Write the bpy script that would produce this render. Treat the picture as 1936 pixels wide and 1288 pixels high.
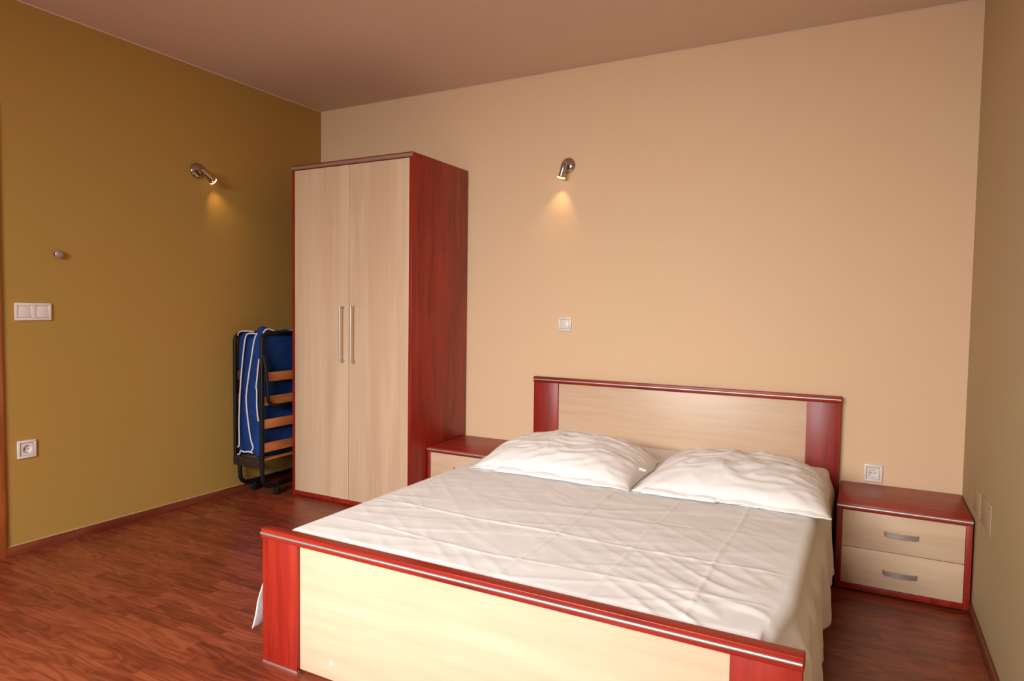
import bpy, bmesh, math, random
from mathutils import Vector, Matrix, noise
for o in list(bpy.data.objects): bpy.data.objects.remove(o)
scene = bpy.context.scene
COL = scene.collection
random.seed(7)

# ------------------------------------------------------------------ camera
cam_data = bpy.data.cameras.new('camera')
cam = bpy.data.objects.new('camera', cam_data); COL.objects.link(cam)
cam_data.sensor_width = 36.0
cam_data.lens = 1251.36 / 1936 * 36.0
cam_data.clip_start = 0.02
RIGHT = Vector((0.88113818, 0.47265004, 0.01405171))
DOWN = Vector((0.03476365, -0.03511485, -0.99877847))
FWD = Vector((-0.47157926, 0.88055033, -0.04737208))
EYE = Vector((0.60714, -3.64206, 1.20873))
cam.matrix_world = Matrix(((RIGHT.x, -DOWN.x, -FWD.x, EYE.x), (RIGHT.y, -DOWN.y, -FWD.y, EYE.y),
                           (RIGHT.z, -DOWN.z, -FWD.z, EYE.z), (0, 0, 0, 1)))
scene.camera = cam
def unproject(u, v, axis, val):
    d = RIGHT * ((u - 968) / 1251.36) + DOWN * ((v - 644) / 1251.36) + FWD
    t = (val - EYE[axis]) / d[axis]
    return EYE + d * t

# ------------------------------------------------------------------ view, world, daylight
vs = scene.view_settings
vs.view_transform = 'Standard'; vs.look = 'None'; vs.gamma = 1.0; vs.use_curve_mapping = False
vs.exposure = 0.30
world = bpy.data.worlds.new('sky'); scene.world = world; world.use_nodes = True
bg = world.node_tree.nodes['Background']
bg.inputs[0].default_value = (0.86, 0.93, 1.0, 1); bg.inputs[1].default_value = 1.0

XL, XR, YB, YF, ZC = -2.946, 1.0215, 0.0, -4.6, 2.622     # room: left, right, back, front, ceiling
WX0, WX1, WZ0, WZ1 = -1.9, 0.3, 0.95, 2.30               # window opening in the front wall
ld = bpy.data.lights.new('window_front_offscreen', 'AREA'); ld.shape = 'RECTANGLE'
ld.size = 3.4; ld.size_y = 2.4; ld.energy = 700; ld.color = (0.98, 0.97, 0.95)
lo = bpy.data.objects.new('window_front_offscreen', ld); COL.objects.link(lo)
lo.location = ((WX0 + WX1) / 2, YF - 1.5, 2.75); lo.rotation_euler = (math.radians(62), 0, 0)

# ------------------------------------------------------------------ materials
def srgb(r, g, b):
    f = lambda c: c / 12.92 if c <= 0.04045 else ((c + 0.055) / 1.055) ** 2.4
    return (f(r / 255), f(g / 255), f(b / 255), 1)
def new_mat(name, col, rough=0.5, metal=0.0, spec=0.5):
    m = bpy.data.materials.new(name); m.use_nodes = True
    b = m.node_tree.nodes['Principled BSDF']
    b.inputs['Base Color'].default_value = col; b.inputs['Roughness'].default_value = rough
    b.inputs['Metallic'].default_value = metal; b.inputs['Specular IOR Level'].default_value = spec
    return m, m.node_tree.nodes, m.node_tree.links, b
def ramp(N, stops, interp='LINEAR'):
    r = N.new('ShaderNodeValToRGB'); r.color_ramp.interpolation = interp
    els = r.color_ramp.elements
    while len(els) < len(stops): els.new(0.5)
    for e, (p, c) in zip(els, stops): e.position = p; e.color = c
    return r
def bump(N, L, b, src, strength, dist):
    n = N.new('ShaderNodeBump'); n.inputs['Strength'].default_value = strength; n.inputs['Distance'].default_value = dist
    L.new(src, n.inputs['Height']); L.new(n.outputs[0], b.inputs['Normal'])
def plaster(name, col, col2, rough=0.75):
    m, N, L, b = new_mat(name, col, rough, spec=0.25)
    tc = N.new('ShaderNodeNewGeometry')
    n1 = N.new('ShaderNodeTexNoise'); n1.inputs['Scale'].default_value = 1.3; n1.inputs['Detail'].default_value = 3
    L.new(tc.outputs['Position'], n1.inputs['Vector'])
    r = ramp(N, [(0.35, col), (0.65, col2)]); L.new(n1.outputs['Fac'], r.inputs['Fac'])
    L.new(r.outputs['Color'], b.inputs['Base Color'])
    n2 = N.new('ShaderNodeTexNoise'); n2.inputs['Scale'].default_value = 90; n2.inputs['Detail'].default_value = 4
    L.new(tc.outputs['Position'], n2.inputs['Vector'])
    bump(N, L, b, n2.outputs['Fac'], 0.25, 0.002)
    return m
def wood(name, dark, mid, light, axis, rough=0.35, fine=34.0, contours=3.0, spec=0.5, world_pos=False, attr=None, along=1.0, ring=0.045, wbig=0.5, cross=7.5):
    """grain runs along axis (0,1,2)"""
    m, N, L, b = new_mat(name, mid, rough, spec=spec)
    if world_pos: co = N.new('ShaderNodeNewGeometry').outputs['Position']
    else: co = N.new('ShaderNodeTexCoord').outputs['Object']
    if attr:
        a = N.new('ShaderNodeAttribute'); a.attribute_name = attr; rnd = a.outputs['Fac']
    else: rnd = N.new('ShaderNodeObjectInfo').outputs['Random']
    off = N.new('ShaderNodeMath'); off.operation = 'MULTIPLY'; off.inputs[1].default_value = 37.0; L.new(rnd, off.inputs[0])
    add = N.new('ShaderNodeVectorMath'); add.operation = 'ADD'; L.new(co, add.inputs[0]); L.new(off.outputs[0], add.inputs[1])
    def stretched(sa, sc):
        mp = N.new('ShaderNodeMapping'); s = [sc, sc, sc]; s[axis] = sa
        mp.inputs['Scale'].default_value = s; L.new(add.outputs[0], mp.inputs['Vector']); return mp.outputs[0]
    big = N.new('ShaderNodeTexNoise'); big.inputs['Scale'].default_value = 1; big.inputs['Detail'].default_value = 2
    big.inputs['Distortion'].default_value = 0.4
    L.new(stretched(1.1 * along, cross), big.inputs['Vector'])
    mul = N.new('ShaderNodeMath'); mul.operation = 'MULTIPLY'; mul.inputs[1].default_value = 6.28 * contours * 2; L.new(big.outputs['Fac'], mul.inputs[0])
    sn = N.new('ShaderNodeMath'); sn.operation = 'SINE'; L.new(mul.outputs[0], sn.inputs[0])
    fi = N.new('ShaderNodeTexNoise'); fi.inputs['Scale'].default_value = 1; fi.inputs['Detail'].default_value = 5; fi.inputs['Roughness'].default_value = 0.65
    L.new(stretched(2.2 * along, fine), fi.inputs['Vector'])
    # combine: 0.5*big + 0.33*fine + 0.07*sin
    def madd(x, k, c):
        n = N.new('ShaderNodeMath'); n.operation = 'MULTIPLY_ADD'; L.new(x, n.inputs[0]); n.inputs[1].default_value = k
        if isinstance(c, float): n.inputs[2].default_value = c
        else: L.new(c, n.inputs[2])
        return n.outputs[0]
    v = madd(big.outputs['Fac'], wbig, 0.25 - 0.5 * wbig); v = madd(fi.outputs['Fac'], 0.5, v); v = madd(sn.outputs[0], ring, v)
    if attr: v = madd(rnd, 0.17, v); v = madd(v, 1.0, -0.085)
    r = ramp(N, [(0.33, dark), (0.5, mid), (0.67, light)]); L.new(v, r.inputs['Fac'])
    L.new(r.outputs['Color'], b.inputs['Base Color'])
    bump(N, L, b, fi.outputs['Fac'], 0.05, 0.001)
    return m
def cloth(name, col, col2, scale=420, bump_s=0.12, rough=0.85, sheen=0.0):
    m, N, L, b = new_mat(name, col, rough, spec=0.2)
    co = N.new('ShaderNodeTexCoord').outputs['Object']
    n = N.new('ShaderNodeTexNoise'); n.inputs['Scale'].default_value = 9; n.inputs['Detail'].default_value = 6
    L.new(co, n.inputs['Vector'])
    r = ramp(N, [(0.35, col), (0.65, col2)]); L.new(n.outputs['Fac'], r.inputs['Fac']); L.new(r.outputs['Color'], b.inputs['Base Color'])
    w = N.new('ShaderNodeTexNoise'); w.inputs['Scale'].default_value = scale; w.inputs['Detail'].default_value = 2; L.new(co, w.inputs['Vector'])
    bump(N, L, b, w.outputs['Fac'], bump_s, 0.001)
    b.inputs['Sheen Weight'].default_value = sheen
    return m

M = {}
M['wall_back'] = plaster('cream_plaster', srgb(236, 203, 166), srgb(235, 204, 164))
M['wall_left'] = plaster('mustard_plaster', srgb(185, 144, 74), srgb(180, 147, 76))
M['wall_right'] = plaster('olive_cream_plaster', srgb(188, 164, 128), srgb(186, 166, 126))
M['ceiling'] = plaster('peach_white_plaster', srgb(228, 204, 186), srgb(226, 206, 184))
M['red_v'] = wood('cherry_vertical', srgb(114, 23, 15), srgb(152, 36, 22), srgb(172, 48, 29), 2, rough=0.38, wbig=0.4)
M['red_h'] = wood('cherry_horizontal', srgb(114, 23, 15), srgb(152, 36, 22), srgb(172, 48, 29), 0, rough=0.36, wbig=0.4)
M['light_v'] = wood('maple_vertical', srgb(209, 177, 146), srgb(219, 189, 158), srgb(227, 199, 168), 2, rough=0.38, contours=1.0, along=0.6)
M['light_h'] = wood('maple_horizontal', srgb(209, 177, 146), srgb(219, 189, 158), srgb(227, 199, 168), 0, rough=0.38, contours=1.6, ring=0.05, along=0.9, wbig=0.4, fine=44)
M['light_d'] = wood('maple_drawer_front', srgb(209, 177, 146), srgb(219, 189, 158), srgb(227, 199, 168), 0, rough=0.38, contours=1.8)
M['floor'] = wood('laminate_strip', srgb(100, 42, 26), srgb(132, 60, 38), srgb(156, 80, 54), 0, rough=0.32, fine=55, contours=4.0, world_pos=True, attr='rnd', ring=0.075, wbig=0.3, cross=13.0, along=1.9)
M['base'] = wood('skirting_wood', srgb(92, 38, 22), srgb(120, 54, 34), srgb(140, 70, 46), 1, rough=0.4, world_pos=True)
M['slat'] = wood('slat_wood', srgb(168, 92, 46), srgb(196, 116, 62), srgb(214, 138, 82), 1, rough=0.4)
M['door'] = wood('door_wood', srgb(150, 78, 34), srgb(178, 100, 48), srgb(196, 120, 62), 2, rough=0.4)
M['subfloor'] = new_mat('subfloor', srgb(60, 28, 18), 0.8)[0]
M['alu'] = new_mat('brushed_aluminium', srgb(206, 200, 197), 0.42, 0.9)[0]
M['satin'] = new_mat('satin_nickel', srgb(186, 176, 172), 0.45, 0.75)[0]
M['red_edge'] = wood('cherry_edge_band', srgb(114, 23, 15), srgb(152, 36, 22), srgb(172, 48, 29), 2, rough=0.4)
M['chrome'] = new_mat('chrome', srgb(190, 182, 178), 0.12, 1.0)[0]
M['black'] = new_mat('black_enamel', srgb(17, 16, 17), 0.5, spec=0.3)[0]
M['rubber'] = new_mat('black_rubber', srgb(22, 22, 23), 0.6)[0]
M['bracket'] = new_mat('dark_brown_steel', srgb(52, 36, 32), 0.45)[0]
M['plastic'] = new_mat('white_plastic', srgb(236, 228, 222), 0.3)[0]
M['hole'] = new_mat('dark_hole', srgb(30, 26, 24), 0.7)[0]
M['painted_plate'] = new_mat('overpainted_plate', srgb(186, 158, 128), 0.6)[0]
M['caulk'] = new_mat('pale_paint_edge', srgb(210, 186, 138), 0.7)[0]
M['paint'] = new_mat('white_paint', srgb(245, 243, 240), 0.5)[0]
M['sheet'] = cloth('white_cotton', srgb(241, 239, 237), srgb(245, 244, 242))
M['pillow'] = cloth('white_pillowcase', srgb(243, 240, 237), srgb(247, 245, 242))
M['mattress'] = cloth('mattress_ticking', srgb(225, 220, 210), srgb(232, 228, 220))
M['blue'] = cloth('blue_cotton', srgb(24, 54, 114), srgb(31, 67, 134), bump_s=0.2)
M['piping'] = cloth('white_piping', srgb(226, 222, 224), srgb(236, 232, 232))
M['bulb'], N, L, b = new_mat('lit_lamp_glass', srgb(255, 236, 190), 0.3)
b.inputs['Emission Color'].default_value = srgb(255, 222, 150); b.inputs['Emission Strength'].default_value = 1.3
def window_glass():
    m = bpy.data.materials.new('window_glass'); m.use_nodes = True; N = m.node_tree.nodes; L = m.node_tree.links
    N.clear(); out = N.new('ShaderNodeOutputMaterial'); mix = N.new('ShaderNodeMixShader'); mix.inputs[0].default_value = 0.06
    t = N.new('ShaderNodeBsdfTransparent'); g = N.new('ShaderNodeBsdfGlossy'); g.inputs['Roughness'].default_value = 0.02
    L.new(t.outputs[0], mix.inputs[1]); L.new(g.outputs[0], mix.inputs[2]); L.new(mix.outputs[0], out.inputs[0]); return m
M['glass'] = window_glass()

# ------------------------------------------------------------------ mesh helpers
class MB:
    def __init__(s): s.bm = bmesh.new()
    def box(s, x0, x1, y0, y1, z0, z1, bev=0.0, seg=2):
        t = bmesh.new(); bmesh.ops.create_cube(t, size=1.0)
        for v in t.verts: v.co = Vector(((x0 + x1) / 2 + v.co.x * (x1 - x0), (y0 + y1) / 2 + v.co.y * (y1 - y0), (z0 + z1) / 2 + v.co.z * (z1 - z0)))
        if bev: bmesh.ops.bevel(t, geom=t.edges[:], offset=bev, segments=seg, affect='EDGES', profile=0.5)
        s.join(t); return s
    def join(s, t):
        me = bpy.data.meshes.new('t'); t.to_mesh(me); t.free(); s.bm.from_mesh(me); bpy.data.meshes.remove(me)
    def tube(s, pts, r, n=10, cap=True):
        pts = [Vector(p) for p in pts]; rs = r if isinstance(r, (list, tuple)) else [r] * len(pts)
        tan = []
        for i in range(len(pts)):
            a = pts[max(i - 1, 0)]; c = pts[min(i + 1, len(pts) - 1)]; tan.append((c - a).normalized())
        ref = Vector((0, 0, 1)) if abs(tan[0].z) < 0.9 else Vector((1, 0, 0))
        nrm = tan[0].cross(ref).normalized(); rings = []
        for i, p in enumerate(pts):
            nrm = (nrm - tan[i] * nrm.dot(tan[i])).normalized(); bi = tan[i].cross(nrm)
            rings.append([s.bm.verts.new(p + (nrm * math.cos(a) + bi * math.sin(a)) * rs[i]) for a in [2 * math.pi * k / n for k in range(n)]])
        for i in range(len(rings) - 1):
            for k in range(n): s.bm.faces.new((rings[i][k], rings[i][(k + 1) % n], rings[i + 1][(k + 1) % n], rings[i + 1][k]))
        if cap: s.bm.faces.new(rings[0][::-1]); s.bm.faces.new(rings[-1])
        return s
    def lathe(s, origin, axis, prof, n=28):
        """prof: list of (distance along axis, radius)"""
        o = Vector(origin); ax = Vector(axis).normalized(); ref = Vector((0, 0, 1)) if abs(ax.z) < 0.9 else Vector((1, 0, 0))
        u = ax.cross(ref).normalized(); v = ax.cross(u); rings = []
        for d, r in prof:
            r = max(r, 1e-5)
            rings.append([s.bm.verts.new(o + ax * d + (u * math.cos(a) + v * math.sin(a)) * r) for a in [2 * math.pi * k / n for k in range(n)]])
        for i in range(len(rings) - 1):
            for k in range(n): s.bm.faces.new((rings[i][k], rings[i][(k + 1) % n], rings[i + 1][(k + 1) % n], rings[i + 1][k]))
        s.bm.faces.new(rings[0][::-1]); s.bm.faces.new(rings[-1]); return s
    def grid(s, P, closed_u=False):
        V = [[s.bm.verts.new(p) for p in row] for row in P]
        for i in range(len(V) - 1):
            for j in range(len(V[0]) - 1): s.bm.faces.new((V[i][j], V[i][j + 1], V[i + 1][j + 1], V[i + 1][j]))
        return V
    def build(s, name, mat, parent=None, smooth=True, angle=35):
        bmesh.ops.recalc_face_normals(s.bm, faces=s.bm.faces[:])
        me = bpy.data.meshes.new(name); s.bm.to_mesh(me); s.bm.free()
        me.materials.append(M[mat] if isinstance(mat, str) else mat)
        if smooth:
            for p in me.polygons: p.use_smooth = True
            me.set_sharp_from_angle(angle=math.radians(angle))
        o = bpy.data.objects.new(name, me); COL.objects.link(o)
        if parent is not None: o.parent = parent
        return o
def box(name, mat, parent, x0, x1, y0, y1, z0, z1, bev=0.0012):
    return MB().box(x0, x1, y0, y1, z0, z1, bev).build(name, mat, parent)
def thing(name, label, cat, loc=(0, 0, 0), group=None):
    o = bpy.data.objects.new(name, None); COL.objects.link(o); o.location = loc; o.empty_display_size = 0.1
    tag(o, label, cat, group); return o
def tag(o, label, cat, group=None):
    o['label'] = label; o['category'] = cat
    if group: o['group'] = group
    return o
def struct(o, label=None):
    o['kind'] = 'structure'
    if label: o['label'] = label
    return o
def copy_tree(o, parent=None):
    c = o.copy(); COL.objects.link(c); c.parent = parent
    for ch in list(o.children): copy_tree(ch, c)
    return c
def arc(c, a0, a1, r, e1, e2, n=6):
    e1, e2, c = Vector(e1), Vector(e2), Vector(c)
    return [c + e1 * r * math.cos(math.radians(a0 + (a1 - a0) * k / n)) + e2 * r * math.sin(math.radians(a0 + (a1 - a0) * k / n)) for k in range(n + 1)]

# ------------------------------------------------------------------ room shell
T = 0.12
struct(box('wall_back', 'wall_back', None, XL - T, XR + T, YB, YB + T, -0.1, ZC + 0.1, 0), 'cream painted plaster wall behind the bed')
DY0, DY1, DZ = -2.99, -2.13, 2.05                        # door opening in the left wall
m = MB(); m.box(XL - T, XL, DY1, YB, -0.1, ZC + 0.1); m.box(XL - T, XL, YF, DY0, -0.1, ZC + 0.1); m.box(XL - T, XL, DY0, DY1, DZ, ZC + 0.1)
struct(m.build('wall_left', 'wall_left', None, smooth=False), 'mustard ochre painted plaster wall')
struct(box('wall_right', 'wall_right', None, XR, XR + T, YF, YB, -0.1, ZC + 0.1, 0), 'pale olive painted plaster wall')
m = MB(); m.box(XL, WX0, YF - T, YF, -0.1, ZC + 0.1); m.box(WX1, XR, YF - T, YF, -0.1, ZC + 0.1)
m.box(WX0, WX1, YF - T, YF, -0.1, WZ0); m.box(WX0, WX1, YF - T, YF, WZ1, ZC + 0.1)
struct(m.build('wall_front', 'wall_back', None, smooth=False), 'cream painted wall with the window')
struct(box('ceiling', 'ceiling', None, XL, XR, YF, YB, ZC, ZC + 0.1, 0), 'peach white ceiling')
floor = struct(box('floor', 'subfloor', None, XL, XR, YF, YB, -0.1, -0.008, 0), 'red brown strip laminate floor')

# window in the front wall (behind the camera)
win = struct(thing('window_1', 'white framed window', 'window'))
del win['category']
m = MB(); fw = 0.06
for a in ((WX0, WX0 + fw, WZ0, WZ1), (WX1 - fw, WX1, WZ0, WZ1), (WX0 + fw, WX1 - fw, WZ0, WZ0 + fw), (WX0 + fw, WX1 - fw, WZ1 - fw, WZ1), ((WX0 + WX1) / 2 - 0.03, (WX0 + WX1) / 2 + 0.03, WZ0 + fw, WZ1 - fw)):
    m.box(a[0], a[1], YF - 0.09, YF - 0.03, a[2], a[3], 0.003)
m.build('window_frame', 'plastic', win)
for a, c in ((WX0 + fw, (WX0 + WX1) / 2 - 0.03), ((WX0 + WX1) / 2 + 0.03, WX1 - fw)):
    box('pane', 'glass', win, a, c, YF - 0.063, YF - 0.057, WZ0 + fw, WZ1 - fw, 0)

# door in the left wall: only the edge of its casing shows
door = struct(thing('door_1', 'brown wooden door with casing', 'door')); del door['category']
m = MB(); cw = 0.078
m.box(XL - 0.11, XL + 0.014, DY1, DY1 + cw, 0.0, DZ + cw, 0.003); m.box(XL - 0.11, XL + 0.014, DY0 - cw, DY0, 0.0, DZ + cw, 0.003)
m.box(XL - 0.11, XL + 0.014, DY0, DY1, DZ, DZ + cw, 0.003)
m.build('door_casing', 'door', door)
box('door_leaf', 'door', door, XL - 0.06, XL - 0.02, DY0 + 0.003, DY1 - 0.003, 0.006, DZ - 0.003, 0.002)
m = MB(); m.lathe((XL - 0.02, DY0 + 0.08, 1.02), (1, 0, 0), [(0, 0.024), (0.006, 0.024), (0.008, 0.01), (0.04, 0.01)])
m.tube([(XL + 0.02, DY0 + 0.08, 1.02), (XL + 0.024, DY0 + 0.1, 1.02), (XL + 0.024, DY0 + 0.19, 1.02)], 0.008)
m.build('door_handle', 'satin', door)

# skirting boards and the pale paint lines
BH, BT = 0.045, 0.013
struct(box('baseboard_left', 'base', None, XL, XL + BT, DY1 + cw, YB, 0, BH, 0.002), 'brown wooden skirting board along mustard wall')
struct(box('baseboard_right', 'base', None, XR - BT, XR, YF, YB, 0, BH, 0.002), 'brown wooden skirting board along olive wall')
struct(box('baseboard_back', 'base', None, XL + BT, XR - BT, YB - BT, YB, 0, BH, 0.002), 'brown wooden skirting board behind bed')
struct(box('trim_1', 'caulk', None, XL, XL + 0.004, DY1 + cw, YB, BH, BH + 0.003, 0), 'pale paint line above the skirting board')
struct(box('trim_2', 'ceiling', None, XL, XL + 0.002, YF, YB, ZC - 0.006, ZC, 0), 'pale paint line under the ceiling')
struct(box('trim_3', 'ceiling', None, XL + .002, XR, YB - 0.002, YB, ZC - 0.006, ZC, 0), 'pale paint line under the ceiling')

# floor strips: the visible ones are parts, the rest one mesh
SW = 0.066
def strip_geo(x0, x1, y0, y1):
    g = 0.0002
    a, b_, c, d = x0 + g, x1 - g, y0 + g, y1 - g
    v = [(a, c, -0.008), (b_, c, -0.008), (b_, d, -0.008), (a, d, -0.008), (a, c, 0), (b_, c, 0), (b_, d, 0), (a, d, 0)]
    f = [(0, 3, 2, 1), (4, 5, 6, 7), (0, 1, 5, 4), (1, 2, 6, 5), (2, 3, 7, 6), (3, 0, 4, 7)]
    return v, f
rest_v, rest_f, rest_r = [], [], []
y = YB; row = 0; shown = 0
rng = random.Random(21)
while y > YF:
    y0 = max(y - SW, YF); x = XL - rng.uniform(0, 0.42)
    while x < XR:
        x1 = x + rng.choice((0.30, 0.36, 0.42, 0.42, 0.48))
        a, b_ = max(x, XL), min(x1, XR)
        if b_ - a > 0.01:
            v, f = strip_geo(a, b_, y0, y); rv = rng.random()
            cy_ = (y + y0) / 2; cx_ = (a + b_) / 2
            vis = (a < -1.14 and cy_ > -2.66 and (cy_ < -0.55 or cx_ < -2.1)) or (b_ > 0.5 and -1.32 < cy_ < -0.4)
            # the strips beyond the lower edge of the frame
            if vis and cx_ < 0 and b_ < -2.2 and cy_ < -2.02 - (b_ + 2.958) * 0.45 - 0.12: vis = False
            if vis:
                me = bpy.data.meshes.new('floor_strip'); me.from_pydata(v, [], f); me.materials.append(M['floor'])
                at = me.attributes.new('rnd', 'FLOAT', 'FACE'); at.data.foreach_set('value', [rv] * 6)
                o = bpy.data.objects.new('floor_strip', me); COL.objects.link(o); o.parent = floor; shown += 1
            else:
                k = len(rest_v); rest_v += v; rest_f += [tuple(i + k for i in q) for q in f]; rest_r += [rv] * 6
        x = x1
    y = y0; row += 1
me = bpy.data.meshes.new('floor_strips'); me.from_pydata(rest_v, [], rest_f); me.materials.append(M['floor'])
at = me.attributes.new('rnd', 'FLOAT', 'FACE'); at.data.foreach_set('value', rest_r)
o = bpy.data.objects.new('floor_strips', me); COL.objects.link(o); o.parent = floor; o['kind'] = 'stuff'
print('floor strips shown', shown)

# ------------------------------------------------------------------ wardrobe
ww, wd, wh = 0.933, 0.582, 2.087
wr = thing('wardrobe', 'tall two-door wardrobe with maple doors and cherry red sides', 'wardrobe', (-2.14, -0.016, 0))
hw = ww / 2
box('side_panel', 'red_v', wr, -hw, -hw + 0.02, -wd + 0.002, 0, 0, wh); box('side_panel', 'red_v', wr, hw - 0.02, hw, -wd + 0.002, 0, 0, wh)
for x in (-hw, hw - 0.02): box('edge_band', 'red_edge', wr, x, x + 0.02, -wd, -wd + 0.002, 0, wh, 0.0005)
m = MB(); m.box(-hw + 0.02, hw - 0.02, -wd, 0, wh - 0.03, wh, 0.001)
tp = m.build('top_panel', 'red_h', wr)
m = MB(); m.tube([(-hw, -wd - 0.001, wh - 0.017), (hw, -wd - 0.001, wh - 0.017)], 0.0105, 12); m.build('edge_strip', 'satin', tp)
box('base_panel', 'red_edge', wr, -hw + 0.02, hw - 0.02, -wd, -0.02, 0.004, 0.03)
box('back_panel', 'light_v', wr, -hw + 0.02, hw - 0.02, -0.012, 0, 0.03, wh - 0.03, 0)
for s in (-1, 1):
    a, c = (-hw + 0.0215, -0.0018) if s < 0 else (0.0018, hw - 0.0215)
    d = box('door', 'light_v', wr, a, c, -wd + 0.002, -wd + 0.020, 0.032, wh - 0.033, 0.001)
    hx = -0.041 if s < 0 else 0.044
    yb = -wd + 0.002; yo = yb - 0.033; z0, z1 = 0.882, 1.206
    m = MB(); m.tube([(hx, yo, z0 - 0.008), (hx, yo, z1 + 0.008)], 0.0055, 12)
    for z in (z0, z1): m.lathe((hx, yb, z), (0, -1, 0), [(0, 0.009), (0.004, 0.009), (0.009, 0.007), (0.033, 0.006)], 14)
    m.build('handle', 'alu', d)

# ------------------------------------------------------------------ nightstands
def nightstand(loc):
    t = thing('nightstand', '', 'nightstand', loc, 'cherry and maple nightstands beside the bed')
    w, d, h = 0.4937, 0.428, 0.386; k = w / 2
    box('side_panel', 'red_v', t, -k, -k + 0.022, -d + 0.004, 0, 0.01, h - 0.028); box('side_panel', 'red_v', t, k - 0.022, k, -d + 0.004, 0, 0.01, h - 0.028)
    for x in (-k, k - 0.022): box('edge_band', 'red_edge', t, x, x + 0.022, -d + 0.0025, -d + 0.0042, 0.01, h - 0.028, 0.0005)
    tp = box('top_panel', 'red_h', t, -k, k, -d, 0, h - 0.028, h, 0.002)
    m = MB(); m.tube([(-k, -d + 0.001, h - 0.013), (k, -d + 0.001, h - 0.013)], 0.0068, 12); m.build('edge_strip', 'alu', tp)
    box('base_panel', 'red_edge', t, -k + 0.022, k - 0.022, -d + 0.004, -0.01, 0.01, 0.034)
    box('back_panel', 'red_h', t, -k + 0.022, k - 0.022, -0.01, 0, 0.034, h - 0.028, 0)
    for sx in (-1, 1):
        for sy in (-d + 0.05, -0.05): MB().lathe((sx * (k - 0.04), sy, 0), (0, 0, 1), [(0, 0.012), (0.01, 0.012)], 12).build('foot', 'rubber', t)
    for z0, z1, zh in ((0.036, 0.1955, 0.11), (0.1985, 0.356, 0.277)):
        f = box('drawer', 'light_d', t, -k + 0.0235, k - 0.0235, -d + 0.004, -d + 0.022, z0, z1, 0.001)
        box('drawer_box', 'light_h', f, -k + 0.035, k - 0.035, -d + 0.022, -0.03, z0 + 0.008, z1 - 0.03, 0)
        m = MB(); n = 14; P = []
        yb = -d + 0.004
        for i in range(n + 1):
            u = -1 + 2 * i / n; x = 0.064 * u; dep = 0.024 - 0.010 * u * u
            if abs(u) > 0.99: dep = 0.0; x = 0.0642 * u
            P.append((x, yb - dep))
        hh = 0.0095
        bm = m.bm; rings = []
        for i, (x, yy) in enumerate(P):
            yi = min(yy + 0.006, yb)
            rings.append([bm.verts.new((x, yy, zh - hh)), bm.verts.new((x, yy, zh + hh)), bm.verts.new((x, yi, zh + hh)), bm.verts.new((x, yi, zh - hh))])
        for i in range(n):
            for q in range(4): bm.faces.new((rings[i][q], rings[i][(q + 1) % 4], rings[i + 1][(q + 1) % 4], rings[i + 1][q]))
        m.build('handle', 'satin', f)
    return t
ns = nightstand((0.7665, -0.0145, 0))
ns['label'] = 'low red and maple two-drawer nightstand in the corner under a wall socket'
ns2 = copy_tree(ns); ns2.location = (-1.4205, -0.0145, 0)
ns2['label'] = 'low red and maple two-drawer nightstand squeezed between wardrobe and bed'

# ------------------------------------------------------------------ bed
BX0, BX1 = -1.167, 0.513; BC = (BX0 + BX1) / 2; BW = BX1 - BX0; kb = BW / 2
bed = thing('double_bed', 'cherry red and maple double bed frame with metal strips', 'bed', (BC, 0, 0))
def board(name, yf, th, top, panel_z0):
    """yf: front face (towards the camera)"""
    p = box(name, 'light_h', bed, -kb + 0.164, kb - 0.156, yf + 0.012, yf + th - 0.004, panel_z0, top - 0.034, 0.001)
    for s in (-1, 1):
        a, c = (-kb + 0.003, -kb + 0.163) if s < 0 else (kb - 0.156, kb - 0.003)
        q = box('post', 'red_v', p, a, c, yf, yf + th, 0.006, top - 0.033, 0.0015)
        box('foot_strip', 'satin', p, a, c, yf - 0.001, yf + th, 0, 0.006, 0.0005)
    m = MB(); m.box(-kb, kb, yf - 0.004, yf + th + 0.003, top - 0.033, top, 0.003, 3); m.build('cap_rail', 'red_h', p)
    m = MB(); m.tube([(-kb, yf - 0.0035, top - 0.0165), (kb - 0.003, yf - 0.0035, top - 0.0165)], 0.005, 12); m.build('metal_strip', 'alu', p)
    return p
hb = board('headboard', -0.044, 0.028, 0.803, 0.12)
fb = board('footboard', -2.098, 0.032, 0.4605, 0.012)
m = MB(); m.lathe((0, 0, 0), (0, -1, 0), [(0, 0.0075), (0.0007, 0.0065)], 14)
o = m.build('paint_spot', 'paint', fb); o.location = (-0.867 - BC, -2.0858, 0.068); o.scale = (0.75, 1, 1.15); o.rotation_euler.y = 0.5
for s in (-1, 1):
    box('side_rail', 'red_v', bed, s * (kb - 0.035) - 0.01, s * (kb - 0.035) + 0.01, -2.066, -0.044, 0.14, 0.30)
    box('ledge', 'slat', bed, s * (kb - 0.060) - 0.015, s * (kb - 0.060) + 0.015, -2.066, -0.044, 0.21, 0.235, 0)
for i in range(13):
    yy = -0.14 - i * 0.152
    box('slat', 'slat', bed, -kb + 0.046, kb - 0.046, yy - 0.035, yy + 0.035, 0.235, 0.25, 0)
MT = 0.438
mat_o = box('mattress', 'mattress', None, BX0 + 0.070, BX1 - 0.082, -1.965, -0.055, 0.25, MT, 0.03)
tag(mat_o, 'pale double mattress lying in bed frame under the white sheet', 'mattress')

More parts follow.
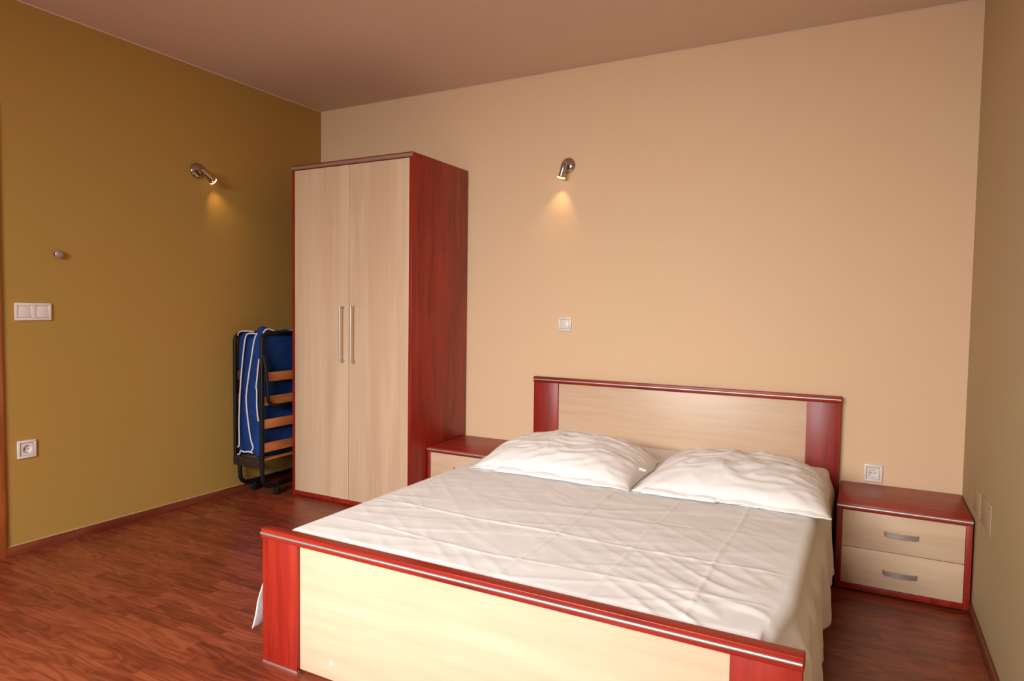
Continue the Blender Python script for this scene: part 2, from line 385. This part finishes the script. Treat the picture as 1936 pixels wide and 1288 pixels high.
# fitted-over white sheet: draped grid
def sstep(a, b, x):
    t = min(max((x - a) / (b - a), 0), 1); return t * t * (3 - 2 * t)
def crease(d, w): return math.exp(-(d / w) ** 2)
def fbm(x, y, z=0.0): return noise.noise((x, y, z)) + 0.5 * noise.noise((2 * x, 2 * y, z + 3)) + 0.25 * noise.noise((4.1 * x, 4.1 * y, z + 7))
def sheet_top(x, y):
    z = 0.0
    wob = 0.010 * noise.noise((x * 2.3, y * 2.3, 5.0))
    for cx, hgt in ((-0.875, 0.0046), (-0.30, 0.0055), (-0.03, 0.0028), (0.23, 0.0046)):
        z += hgt * crease(x - cx - wob, 0.006) * (0.6 + 0.4 * noise.noise((0.3, y * 4, cx)))
    for cy, hgt in ((-1.60, 0.0058), (-1.865, 0.0036), (-1.30, 0.0016)):
        z += hgt * crease(y - cy - wob * 1.8 - 0.012 * math.sin(x * 5), 0.007) * (0.6 + 0.5 * noise.noise((x * 3, 0.7, cy)))
    # long soft wrinkles, slightly oblique
    u = x * 0.94 + y * 0.34; v = -x * 0.34 + y * 0.94
    r = 1 - abs(noise.noise((u * 1.6, v * 9.0, 1.0))); z += 0.0036 * max(r - 0.72, 0) / 0.28 * (0.5 + 0.5 * noise.noise((x * 2, y * 2, 11)))
    u2 = x * 0.8 - y * 0.6; v2 = x * 0.6 + y * 0.8
    k = sstep(-0.1, 0.45, x) * sstep(-1.45, -1.9, y)
    r = 1 - abs(noise.noise((u2 * 2.2, v2 * 13.0, 4.0))); z += (0.0012 + 0.006 * k) * max(r - 0.7, 0) / 0.3
    z += 0.0012 * fbm(x * 3.2, y * 3.2)
    return z
ML, MR = BX0 + 0.043, BX1 - 0.043          # mattress edges with the cloth
RR = 0.030
def sheet_profile(y, t_foot):
    """points across the bed at row y"""
    pts = []
    nh, nc, nt = 36, 7, 260
    zt = MT + 0.006
    foot_drop = 0.0
    def side(s):
        out = []
        edge = MR if s > 0 else ML
        hem = 0.105 + 0.012 * noise.noise((y * 3, s * 2.0, 0))
        near = sstep(-0.47, -0.62, y)                              # 0 beside the nightstands
        for i in range(nh + 1):
            f = 1 - i / nh                                          # 1 at hem, 0 at the mattress edge
            z = zt - RR - (zt - RR - hem) * f
            fold = math.sin(y * 19 + 1.7 * math.sin(y * 5.1 + s) + s) * 0.6 + math.sin(y * 41 + 2.1 * math.sin(y * 3.3)) * 0.28 + 0.5 * noise.noise((y * 7, f * 1.5, 3 * s))
            bulge = 0.027 * sstep(0.0, 0.30, f) + 0.017 * f * near
            off = bulge + near * (0.021 + 0.008 * sstep(-1.5, -2.0, y)) * f ** 0.8 * fold + 0.004 * near * noise.noise((y * 26, f * 5, 9 * s)) * sstep(0, .3, f)
            off = max(off, 0.024 * sstep(0.0, 0.28, f))
            yy = y
            if s < 0:
                c = sstep(-1.80, -2.055, y); off += 0.052 * f * c; yy = y - 0.045 * f * c
            if s > 0:
                c = sstep(-1.86, -2.055, y); off += 0.012 * f * c
            lim = 0.0495 - 0.003 if near < 0.02 else 0.2
            if near < 0.999: off = min(off, 0.045 + near * 0.08)
            out.append((edge + s * off, yy, z))
        return out
    L_ = side(-1); R_ = side(1)
    pts += L_
    for k in range(1, nc):
        a = math.pi / 2 * k / nc; pts.append((ML + RR - RR * math.cos(a), y, zt - RR + RR * math.sin(a)))
    for k in range(nt + 1):
        x = ML + RR + (MR - ML - 2 * RR) * k / nt
        e = min(sstep(ML + RR, ML + 0.1, x), sstep(MR - RR, MR - 0.1, x))
        pts.append((x, y, zt + sheet_top(x, y) * (0.25 + 0.75 * e)))
    for k in range(nc - 1, 0, -1):
        a = math.pi / 2 * k / nc; pts.append((MR - RR + RR * math.cos(a), y, zt - RR + RR * math.sin(a)))
    pts += R_[::-1]
    return pts
rows = []; NY = 330
for j in range(NY + 1):
    y = -2.058 + (2.058 - 0.050) * j / NY
    P = sheet_profile(y, 0)
    # rounded lower foot corner on the free side of the mattress
    Q = []
    for (x, yy, z) in P:
        if z > 0.3:
            d = sstep(0.40, 0.485, x) * sstep(-1.93, -2.05, y) * 0.030 + sstep(-2.005, -2.058, y) * 0.012
            z = z - d
            x -= 0.034 * sstep(-1.72, -2.03, y) * sstep(0.40, 0.46, x) * sstep(0.30, 0.43, z)
        Q.append(Vector((x, yy, z)))
    rows.append(Q)
m = MB(); m.grid(rows)
sh = m.build('bed_sheet', 'sheet', None, angle=180)
sm = sh.modifiers.new('cloth_thickness', 'SOLIDIFY'); sm.thickness = 0.0015; sm.offset = 1
tag(sh, 'white cotton sheet spread over the bed with ironed fold lines', 'sheet')

# pillows
def pillow(label, xc, yc, hx, hy, H, seed, rot, skew, zbase, flap, tagged=False):
    t = thing('pillow', label, 'pillow', (xc, yc, zbase), 'white pillows against the headboard')
    n = 64; top, bot = [], []
    def shape(u, v):
        # rounded square with drawn-out corners
        cu = 1 - 0.05 * (1 - v * v) * abs(u) ** 6; cv = 1 - 0.06 * (1 - u * u) * abs(v) ** 6
        x = hx * u * cu; y = hy * v * cv
        if u > 0: x *= 1 - 0.10 * sstep(0.2, 1.0, v) * u ** 3; y -= hy * 0.10 * max(v, 0) * sstep(0.6, 1.0, u)
        x += skew * (-v) * (-u if u < 0 else 0) 
        return x, y
    for j in range(n + 1):
        v = -1 + 2 * j / n; rt, rb = [], []
        for i in range(n + 1):
            u = -1 + 2 * i / n; x, y = shape(u, v)
            a = max(1 - abs(u) ** 2.8, 0) ** 0.58; bq = max(1 - abs(v) ** 2.4, 0) ** 0.62
            h = H * a * bq * (1 + 0.10 * noise.noise((u * 1.7 + seed, v * 1.7, 2)))
            h *= 1 + 0.10 * v                                        # fuller towards the headboard
            e = min(a, 1) * min(bq, 1)
            w = 0.0
            w += 0.0070 * crease(u + 0.10 - 0.05 * v - 0.02 * noise.noise((v * 3, seed, 1)), 0.016)
            w += 0.0050 * crease(v - 0.42 - 0.02 * noise.noise((u * 3, seed, 5)), 0.03)
            # wrinkles running in from the corners and short sides
            ang = math.atan2(v + 1.15, u - 1.05); w += 0.006 * max(0, 1 - 1.0 * math.hypot(u - 1.05, v + 1.15) / 1.1) * math.sin(ang * 16 + seed)
            ang = math.atan2(v + 1.15, u + 1.05); w += 0.006 * max(0, 1 - 1.0 * math.hypot(u + 1.05, v + 1.15) / 1.1) * math.sin(ang * 14 + seed * 2)
            r = 1 - abs(noise.noise((u * 2.2 + v * 1.4 + seed, v * 5.5 - u * 2.5, 7))); w += 0.010 * max(r - 0.7, 0) / 0.3
            w += 0.007 * noise.noise((u * 4 + seed, v * 4, 3)) + 0.003 * noise.noise((u * 11 + seed, v * 9, 8))
            edge = 0.0035
            rt.append(Vector((x, y, edge + h + w * e + 0.004)))
            rb.append(Vector((x, y, 0.0015 + 0.004 * 0)))
        top.append(rt); bot.append(rb)
    m = MB(); A = m.grid(top); B = m.grid(bot)
    for j in range(n):
        for (i0) in (0, n):
            m.bm.faces.new((A[j][i0], A[j + 1][i0], B[j + 1][i0], B[j][i0]))
    for i in range(n):
        for j0 in (0, n):
            m.bm.faces.new((A[j0][i], A[j0][i + 1], B[j0][i + 1], B[j0][i]))
    body = m.build('pillow_body', 'pillow', t, angle=75)
    # wavy open hem of the pillowcase along the foot side
    m = MB(); P = []
    for j in range(6):
        f = j / 5; r = []
        for i in range(91):
            u = -1.0 + 2.0 * i / 90
            x, y = shape(u, -1)
            y += 0.030 - 0.044 * f - 0.022 * f * noise.noise((u * 3.5 + seed, 1, 1)) + 0.008 * noise.noise((u * 9, seed, 3)) * f
            z = 0.0045 + 0.030 * (1 - f) ** 1.1 * (1 - abs(u) ** 8) + (0.3 + 0.7 * f) * 0.020 * abs(noise.noise((u * 3.6 + seed, 2, 2))) * (1 - abs(u) ** 10) + 0.010 * (1 - f) * noise.noise((u * 9 + seed, 5, 1)) * (1 - abs(u) ** 6) 
            r.append(Vector((x * (1 + 0.012 * f), y, z)))
        P.append(r)
    m.grid(P); hm = m.build('hem', 'pillow', t, angle=180)
    sm = hm.modifiers.new('cloth_thickness', 'SOLIDIFY'); sm.thickness = 0.002; sm.offset = 1
    # inner flap of the case, bulging out below the hem in gathered puffs
    m = MB(); P = []
    for i in range(121):
        u = flap[0] + (flap[1] - flap[0]) * i / 120
        x, y = shape(u, -1); env = min(sstep(0, 0.08, i / 120), sstep(1, 0.92, i / 120))
        puff = 0.35 + 0.65 * abs(math.sin(u * 6.3 + seed + 0.8 * noise.noise((u * 4, seed, 6))))
        hgt = (0.006 + 0.015 * puff) * env + 0.002; wid = (0.012 + 0.014 * puff) * env + 0.002
        y += 0.004 - 0.012 * noise.noise((u * 3 + seed, 4, 2))
        P.append([Vector((x, y + 0.03 * env - (wid + 0.03 * env) * math.sin(a * math.pi / 2 / 5), 0.0025 + hgt * math.cos(a * math.pi / 2 / 5) ** 0.7 if a < 5 else 0.0025)) for a in range(6)])
    m.grid(P); fl = m.build('inner_flap', 'pillow', t, angle=180)
    sm = fl.modifiers.new('cloth_thickness', 'SOLIDIFY'); sm.thickness = 0.0015; sm.offset = -1
    if tagged:
        m = MB(); m.box(-0.016, 0.016, -0.0004, 0.0004, -0.007, 0.007); o = m.build('care_tag', 'paint', t, smooth=False)
        o.location = (hx - 0.012, -0.10, 0.045); o.rotation_euler = (0.5, 0.35, 0.5)
    t.rotation_euler.z = rot
    return t
ZB = MT + 0.0135
pillow('white pillow with wrinkled case on the bed half beside the wardrobe', -0.655, -0.665, 0.410, 0.315, 0.122, 1.3, -0.01, 0.045, ZB, (-0.72, 0.78), True)
pillow('white pillow with overhanging case corner on the bed half beside the corner nightstand', 0.140, -0.665, 0.375, 0.315, 0.122, 5.9, 0.0, 0.0, ZB, (-0.94, -0.05))

# ------------------------------------------------------------------ folding bed in the corner
fbx = thing('folding_guest_bed', 'folded rollaway guest bed with blue mattress on black wheeled frame', 'folding bed', (-2.81, -0.4, 0))
FO = Vector((-2.81, -0.4, 0))
def FL(pts): return [Vector(p) - FO for p in pts]
Y0, Y1 = -0.768, -0.045
def hoop(x, ztop, zbot, r, lean=0.0):
    R_ = 0.05
    p = [(x, Y0, zbot), (x + lean * 0.5, Y0, (zbot + ztop) / 2), (x + lean, Y0, ztop - R_)]
    p += [tuple(q) for q in arc((x + lean, Y0 + R_, ztop - R_), 180, 90, R_, (0, 1, 0), (0, 0, 1))][1:]
    p += [tuple(q) for q in arc((x + lean, Y1 - R_, ztop - R_), 90, 0, R_, (0, 1, 0), (0, 0, 1))]
    p += [(x + lean * 0.5, Y1, (zbot + ztop) / 2), (x, Y1, zbot)]
    return MB().tube(FL(p), r, 12)
hoop(-2.692, 1.036, 0.19, 0.0135, 0.004).build('frame_section', 'black', fbx)
hoop(-2.930, 1.030, 0.20, 0.0125).build('frame_section', 'black', fbx)
for zc in (0.762, 0.613, 0.467, 0.318):
    for x in (-2.690, -2.931):
        a = MB(); a.box(x - 0.005 - FO.x, x + 0.005 - FO.x, Y0 - FO.y + 0.004, Y1 - FO.y - 0.004, zc - 0.029, zc + 0.029, 0.002); a.build('slat', 'slat', fbx)
a = MB(); a.box(-2.720 - FO.x, -2.684 - FO.x, Y0 - FO.y + 0.004, Y1 - FO.y - 0.004, 0.238, 0.247, 0.002); a.build('slat', 'slat', fbx)
# folded leg hoop outside the slats
lx = -2.664; R_ = 0.06
p = [(-2.684, -0.757, 0.90), (lx, -0.757, 0.80), (lx, -0.745, 0.70)]
p += [tuple(q) for q in arc((lx, -0.683, 0.64), 180, 270, R_, (0, 1, 0), (0, 0, 1))]
p += [(lx, -0.40, 0.578)]
p += [tuple(q) for q in arc((lx, -0.13, 0.64), 270, 360, R_, (0, 1, 0), (0, 0, 1))]
p += [(lx, -0.056, 0.80), (-2.684, -0.056, 0.90)]
MB().tube(FL(p), 0.0115, 12).build('folding_leg', 'black', fbx)
# end brackets
for y in (Y0, Y1):
    a = MB(); a.box(-2.941 - FO.x, -2.684 - FO.x, y - 0.010 - FO.y, y + 0.010 - FO.y, 0.190, 0.246, 0.003); a.build('bracket', 'bracket', fbx)
# sled feet and casters
for x in (-2.893, -2.690):
    R_ = 0.06; zb = 0.068
    p = [(x, Y0, 0.24), (x, Y0 + 0.002, 0.16)]
    p += [tuple(q) for q in arc((x, Y0 + 0.004 + R_, zb + R_), 180, 270, R_, (0, 1, 0), (0, 0, 1))]
    p += [tuple(q) for q in arc((x, Y1 - 0.004 - R_, zb + R_), 270, 360, R_, (0, 1, 0), (0, 0, 1))]
    p += [(x, Y1 - 0.002, 0.16), (x, Y1, 0.24)]
    MB().tube(FL(p), 0.0135, 12).build('sled_foot', 'black', fbx)
    for y in (-0.655, -0.16):
        c = Vector((x + 0.004, y, 0.027)) - FO
        cs = MB().lathe(c + Vector((-0.011, 0, 0)), (1, 0, 0), [(0, 0.020), (0.002, 0.026), (0.020, 0.026), (0.022, 0.020)], 22).build('caster', 'rubber', fbx)
        a = MB()
        for s in (-1, 1): a.box(c.x + s * 0.0135 - 0.0015, c.x + s * 0.0135 + 0.0015, c.y - 0.009, c.y + 0.009, c.z - 0.006, c.z + 0.032, 0.001)
        a.box(c.x - 0.015, c.x + 0.015, c.y - 0.012, c.y + 0.012, c.z + 0.029, c.z + 0.034, 0.001)
        a.lathe((c.x, c.y, c.z + 0.03), (0, 0, 1), [(0, 0.006), (0.020, 0.006), (0.028, 0.005), (0.030, 0.003)], 10)
        a.build('caster_fork', 'rubber', cs)
# folded mattress: two blue leaves, joined at the bottom
YE = -0.758
def path(px, y=YE): return [unproject(u, v, 1, y) for u, v in px]
P1 = path([(466, 634), (463, 642), (460.5, 665), (457, 700), (453.5, 750), (452, 800), (452.5, 835), (454, 845)])
P2 = path([(484, 632), (480, 645), (475, 680), (471, 705), (466, 745), (466, 765), (469, 795), (474, 830), (478, 847)])
P3 = path([(494, 632), (492, 655), (489, 690), (486, 730), (485, 755), (487, 790), (489, 800), (490, 850)])
def interp(P, z):
    Q = sorted(P, key=lambda p: p.z)
    if z <= Q[0].z: return Q[0].x
    for a, c in zip(Q, Q[1:]):
        if z <= c.z: return a.x + (c.x - a.x) * (z - a.z) / max(c.z - a.z, 1e-6)
    return Q[-1].x
def leaf(xl, xr, z0, ztop, inset, seed):
    """rounded slab standing on edge; xl/xr functions of z, ztop function of y"""
    nz, ny, r = 40, 46, 0.022
    m = MB(); bm = m.bm
    rings = []
    for j in range(ny + 1):
        f = j / ny
        y = YE + inset + (Y1 + 0.005 - YE - inset) * f
        e = min(f, 1 - f) * (Y1 - YE)
        sq = math.sqrt(max(0, 1 - (1 - min(e / r, 1)) ** 2)); sh_ = (1 - sq) * r * 0.8
        zt = ztop(y) - sh_; zb = z0 + sh_ * 0.6
        left, right = [], []
        for k in range(nz + 1):
            g = k / nz; z = zb + (zt - zb) * g
            d = min(g, 1 - g) * (zt - zb); sv = math.sqrt(max(0, 1 - (1 - min(d / 0.03, 1)) ** 2))
            a, c = xl(z), xr(z); mid = (a + c) / 2; hwid = max((c - a) / 2 - sh_ * 0.7, 0.003)
            wob = 0.003 * noise.noise((y * 7, z * 7, seed)) * sv
            left.append(Vector((mid - hwid * (0.15 + 0.85 * sv) + wob, y, z)) - FO); right.append(Vector((mid + hwid * (0.15 + 0.85 * sv) + wob, y, z)) - FO)
        rings.append([bm.verts.new(p) for p in left + right[::-1]])
    n = len(rings[0])
    for i in range(ny):
        for k in range(n): bm.faces.new((rings[i][k], rings[i][(k + 1) % n], rings[i + 1][(k + 1) % n], rings[i + 1][k]))
    h = (nz + 1)
    for ring in (rings[0], rings[-1]):
        for k in range(nz): bm.faces.new((ring[k], ring[k + 1], ring[n - 2 - k], ring[n - 1 - k]))
    return m
XLB = lambda z: -2.922 + 0.008 * sstep(0.9, 1.03, z)
top2 = lambda y: 1.062 + 0.016 * crease(y + 0.76, 0.07) - 0.020 * crease(y + 0.63, 0.05) + 0.006 * math.sin(y * 16)
mt = leaf(XLB, lambda z: interp(P1, z) + 0.003, 0.245, lambda y: 1.040 + 0.004 * math.sin(y * 9), 0.004, 1).build('mattress', 'blue', fbx, angle=180)
leaf(lambda z: interp(P2, z) - 0.003, lambda z: min(interp(P3, z) + 0.004, -2.702), 0.245, top2, 0.0, 2).build('mattress_leaf', 'blue', mt, angle=180)
leaf(lambda z: interp(P1, z) - 0.004, lambda z: interp(P2, z) + 0.006, 0.25, lambda y: 1.022, 0.014, 3).build('mattress_fold', 'blue', mt, angle=180)
def piping(px, r=0.0042, y=YE - 0.004, ax=1):
    p = [unproject(u, v, ax, y) for u, v in px]
    # smooth
    q = []
    for i in range(len(p) - 1):
        a, b2, c, d = p[max(i - 1, 0)], p[i], p[i + 1], p[min(i + 2, len(p) - 1)]
        for k in range(4):
            t = k / 4
            q.append(0.5 * ((2 * b2) + (c - a) * t + (2 * a - 5 * b2 + 4 * c - d) * t * t + (3 * b2 - a - 3 * c + d) * t ** 3))
    q.append(p[-1])
    MB().tube([v - FO for v in q], r, 8).build('piping', 'piping', mt)
piping([(483, 631), (470, 631), (465.5, 635), (463, 645), (460.5, 665), (457, 700), (453.5, 750), (452, 800), (452.5, 840), (449, 845), (446.5, 851), (449, 859), (453, 858), (456, 852), (462, 855), (470, 854), (478, 857)], 0.0045)
piping([(486, 630), (480.5, 645), (475, 680), (471, 705), (466, 745), (466, 765), (469, 795), (474, 830), (478.5, 846), (475, 854)], 0.0048)
piping([(490, 679), (488, 695), (486.5, 712), (484.5, 731), (485.5, 740), (485.5, 765), (487, 785), (489, 797)], 0.0048)
piping([(447.5, 690), (447.6, 660), (449, 636), (453, 628), (462, 626), (480, 627)], 0.0035, YE + 0.002)
piping([(496, 637), (500, 626), (506, 622.5), (514, 624), (523, 628.5)], 0.0048, -2.700, 0)
piping([(538, 628), (546, 626), (552, 624.5), (560, 623.5)], 0.0045, -2.700, 0)

# ------------------------------------------------------------------ wall lamps
def wall_lamp(label, centre, wall_n, tilt_from, tilt_to, end_r=0.024):
    """centre on the wall, wall_n pointing into the room; tilt_from / tilt_to: shade axis in world space"""
    c = Vector(centre); t = thing('wall_spotlight', label, 'wall lamp', c, 'small chrome wall spotlights')
    n = Vector(wall_n)
    MB().lathe((0, 0, 0), n, [(0, 0.046), (0.004, 0.046), (0.010, 0.043), (0.016, 0.034), (0.020, 0.018), (0.0215, 0.004)], 36).build('base_plate', 'chrome', t)
    a = Vector(tilt_from) - c; b2 = Vector(tilt_to) - c
    ax = (b2 - a).normalized(); ln = (b2 - a).length
    m = MB(); m.tube([n * 0.018, n * 0.040, a * 0.6 + n * (a.dot(n) * 0.4), a], [0.0075] * 4, 12)
    m.build('arm', 'chrome', t)
    m = MB(); m.lathe(a, ax, [(-0.018, 0.006), (-0.015, 0.013), (-0.008, 0.0165), (ln - 0.020, 0.0175), (ln - 0.010, 0.0185), (ln - 0.006, 0.0225), (ln - 0.003, 0.0235)], 28); s = m.build('shade', 'chrome', t)
    MB().lathe(a, ax, [(ln - 0.003, 0.0235), (ln + 0.006, 0.0235), (ln + 0.008, 0.020)], 28).build('lamp_glass', 'bulb', s)
    li = bpy.data.lights.new('lamp_beam', 'SPOT'); li.energy = 1.3; li.color = (1.0, 0.66, 0.28); li.spot_size = math.radians(80); li.spot_blend = 1.0; li.shadow_soft_size = 0.012
    lo = bpy.data.objects.new('lamp_beam', li); COL.objects.link(lo); lo.parent = t
    lo.location = b2 + ax * 0.014
    aim = (ax * 0.6 + Vector((0, 0, -0.7)) - n * 0.10).normalized()
    lo.rotation_euler = aim.to_track_quat('-Z', 'Y').to_euler()
    return t
wall_lamp('small chrome spotlight on the cream wall above a light switch', (-0.982, YB, 2.062), (0, -1, 0),
          tuple(unproject(1067, 311, 1, -0.072)), tuple(unproject(1061, 335, 1, -0.062)))
wall_lamp('small chrome spotlight on the mustard wall beside the wardrobe', (XL, -1.019, 2.007), (1, 0, 0),
          tuple(unproject(383, 322, 0, XL + 0.072)), tuple(unproject(402, 342, 0, XL + 0.062)))

# ------------------------------------------------------------------ switches, sockets, plates, hook
def frame_mesh(mb, n, u, cu, w, h):
    pass
def oriented(o, origin, n):
    """mesh built facing -y is turned so that it faces n"""
    o.location = origin
    o.rotation_euler.z = 0 if abs(n[1]) > 0.5 else (math.pi / 2 if n[0] > 0 else -math.pi / 2)
def switch(name, label, origin, n, w, h, gangs, cat='switch'):
    t = thing(name, label, cat); oriented(t, origin, n)
    gw = w / gangs; m = MB(); f = 0.014
    m.box(-w / 2, w / 2, -0.010, 0, h / 2 - f, h / 2, 0.003); m.box(-w / 2, w / 2, -0.010, 0, -h / 2, -h / 2 + f, 0.003)
    for g in range(gangs + 1):
        x = -w / 2 + g * gw; a = x if g == 0 else (x - f if g == gangs else x - f * 0.8); c = x + f if g == 0 else (x if g == gangs else x + f * 0.8)
        m.box(a, c, -0.010, 0, -h / 2 + f * 0.5, h / 2 - f * 0.5, 0.003)
    m.build('frame', 'plastic', t)
    for g in range(gangs):
        x = -w / 2 + (g + 0.5) * gw
        a = -gw / 2 + f * (1.0 if gangs == 1 or g == 0 else 0.8); c = gw / 2 - f * (1.0 if gangs == 1 or g == gangs - 1 else 0.8)
        k = MB().box(x + a + 0.0007, x + c - 0.0007, -0.0085, -0.001, -h / 2 + f + 0.0007, h / 2 - f - 0.0007, 0.001).build('rocker', 'plastic', t)
        for v in k.data.vertices:
            if v.co.y < -0.005: v.co.y += -0.0035 * (-v.co.z / (h / 2))
    return t
def socket(label, origin, n, w, h):
    t = thing('wall_socket', label, 'socket'); oriented(t, origin, n)
    m = MB(); f = 0.013
    m.box(-w / 2, w / 2, -0.010, 0, h / 2 - f, h / 2, 0.003); m.box(-w / 2, w / 2, -0.010, 0, -h / 2, -h / 2 + f, 0.003)
    m.box(-w / 2, -w / 2 + f, -0.010, 0, -h / 2 + f * .5, h / 2 - f * .5, 0.003); m.box(w / 2 - f, w / 2, -0.010, 0, -h / 2 + f * .5, h / 2 - f * .5, 0.003)
    m.build('frame', 'plastic', t)
    # insert with a round well
    m = MB(); bm = m.bm; a = w / 2 - f - 0.0008; c = h / 2 - f - 0.0008; R_ = 0.0195; N_ = 40
    outer, inner, low = [], [], []
    for k in range(N_):
        th = 2 * math.pi * k / N_; dx, dz = math.cos(th), math.sin(th); s = min(a / max(abs(dx), 1e-6), c / max(abs(dz), 1e-6))
        outer.append(bm.verts.new((dx * s, -0.0105, dz * s))); inner.append(bm.verts.new((dx * R_, -0.0105, dz * R_))); low.append(bm.verts.new((dx * R_ * 0.96, -0.0015, dz * R_ * 0.96)))
    for k in range(N_):
        q = (k + 1) % N_
        bm.faces.new((outer[k], outer[q], inner[q], inner[k])); bm.faces.new((inner[k], inner[q], low[q], low[k]))
    bm.faces.new(low)
    ins = m.build('insert', 'plastic', t)
    for s in (-1, 1):
        MB().lathe((s * 0.0095, -0.0014, 0), (0, -1, 0), [(0, 0.0028), (0.0006, 0.0028)], 14).build('pin_hole', 'hole', ins)
        m = MB(); m.box(-0.0025, 0.0025, -0.008, -0.001, s * 0.0175 - 0.002, s * 0.0175 + 0.002, 0.0005); m.build('earth_clip', 'satin', ins)
    MB().lathe((0, -0.0014, 0), (0, -1, 0), [(0, 0.0022), (0.0006, 0.0022)], 12).build('screw', 'satin', ins)
    return t
switch('light_switch', 'white double rocker light switch on the mustard wall', (XL, -1.916, 1.164), (1, 0, 0), 0.160, 0.084, 2)
switch('light_switch', 'white single rocker light switch on the cream wall', (-0.985, YB, 1.123), (0, -1, 0), 0.083, 0.083, 1)
socket('white round-well power socket on the mustard wall', (XL, -1.956, 0.502), (1, 0, 0), 0.082, 0.086)
socket('white round-well power socket on the cream wall above the corner nightstand', (0.659, YB, 0.437), (0, -1, 0), 0.081, 0.084)
def plate(label, y0, y1, z0, z1):
    t = thing('junction_cover', label, 'cover plate', (XR, (y0 + y1) / 2, (z0 + z1) / 2), 'painted junction covers on the olive wall')
    hy, hz = (y1 - y0) / 2, (z1 - z0) / 2
    MB().box(-0.004, 0, -hy, hy, -hz, hz, 0.0015).build('plate', 'painted_plate', t)
    for sy in (-1, 1):
        for sz in (-1, 1): MB().lathe((-0.004, sy * (hy - 0.012), sz * (hz - 0.012)), (-1, 0, 0), [(0, 0.0035), (0.0008, 0.003)], 10).build('screw', 'hole', t)
plate('painted-over square junction cover plate, the one partly behind the corner nightstand', -0.54, -0.385, 0.418, 0.515)
plate('painted-over square junction cover plate farther along the olive wall from nightstand', -0.79, -0.60, 0.420, 0.532)
hk = thing('coat_hook', 'small dark metal knob screwed into the mustard wall', 'hook', (XL, -1.804, 1.449))
MB().lathe((0, 0, 0), (1, 0, 0), [(0, 0.009), (0.010, 0.009), (0.013, 0.015), (0.018, 0.019), (0.025, 0.019), (0.030, 0.013), (0.031, 0.002)], 24).build('knob', 'satin', hk)
MB().lathe((0, 0, 0), (1, 0, 0), [(0, 0.013), (0.003, 0.013), (0.004, 0.009)], 24).build('collar', 'bracket', hk)
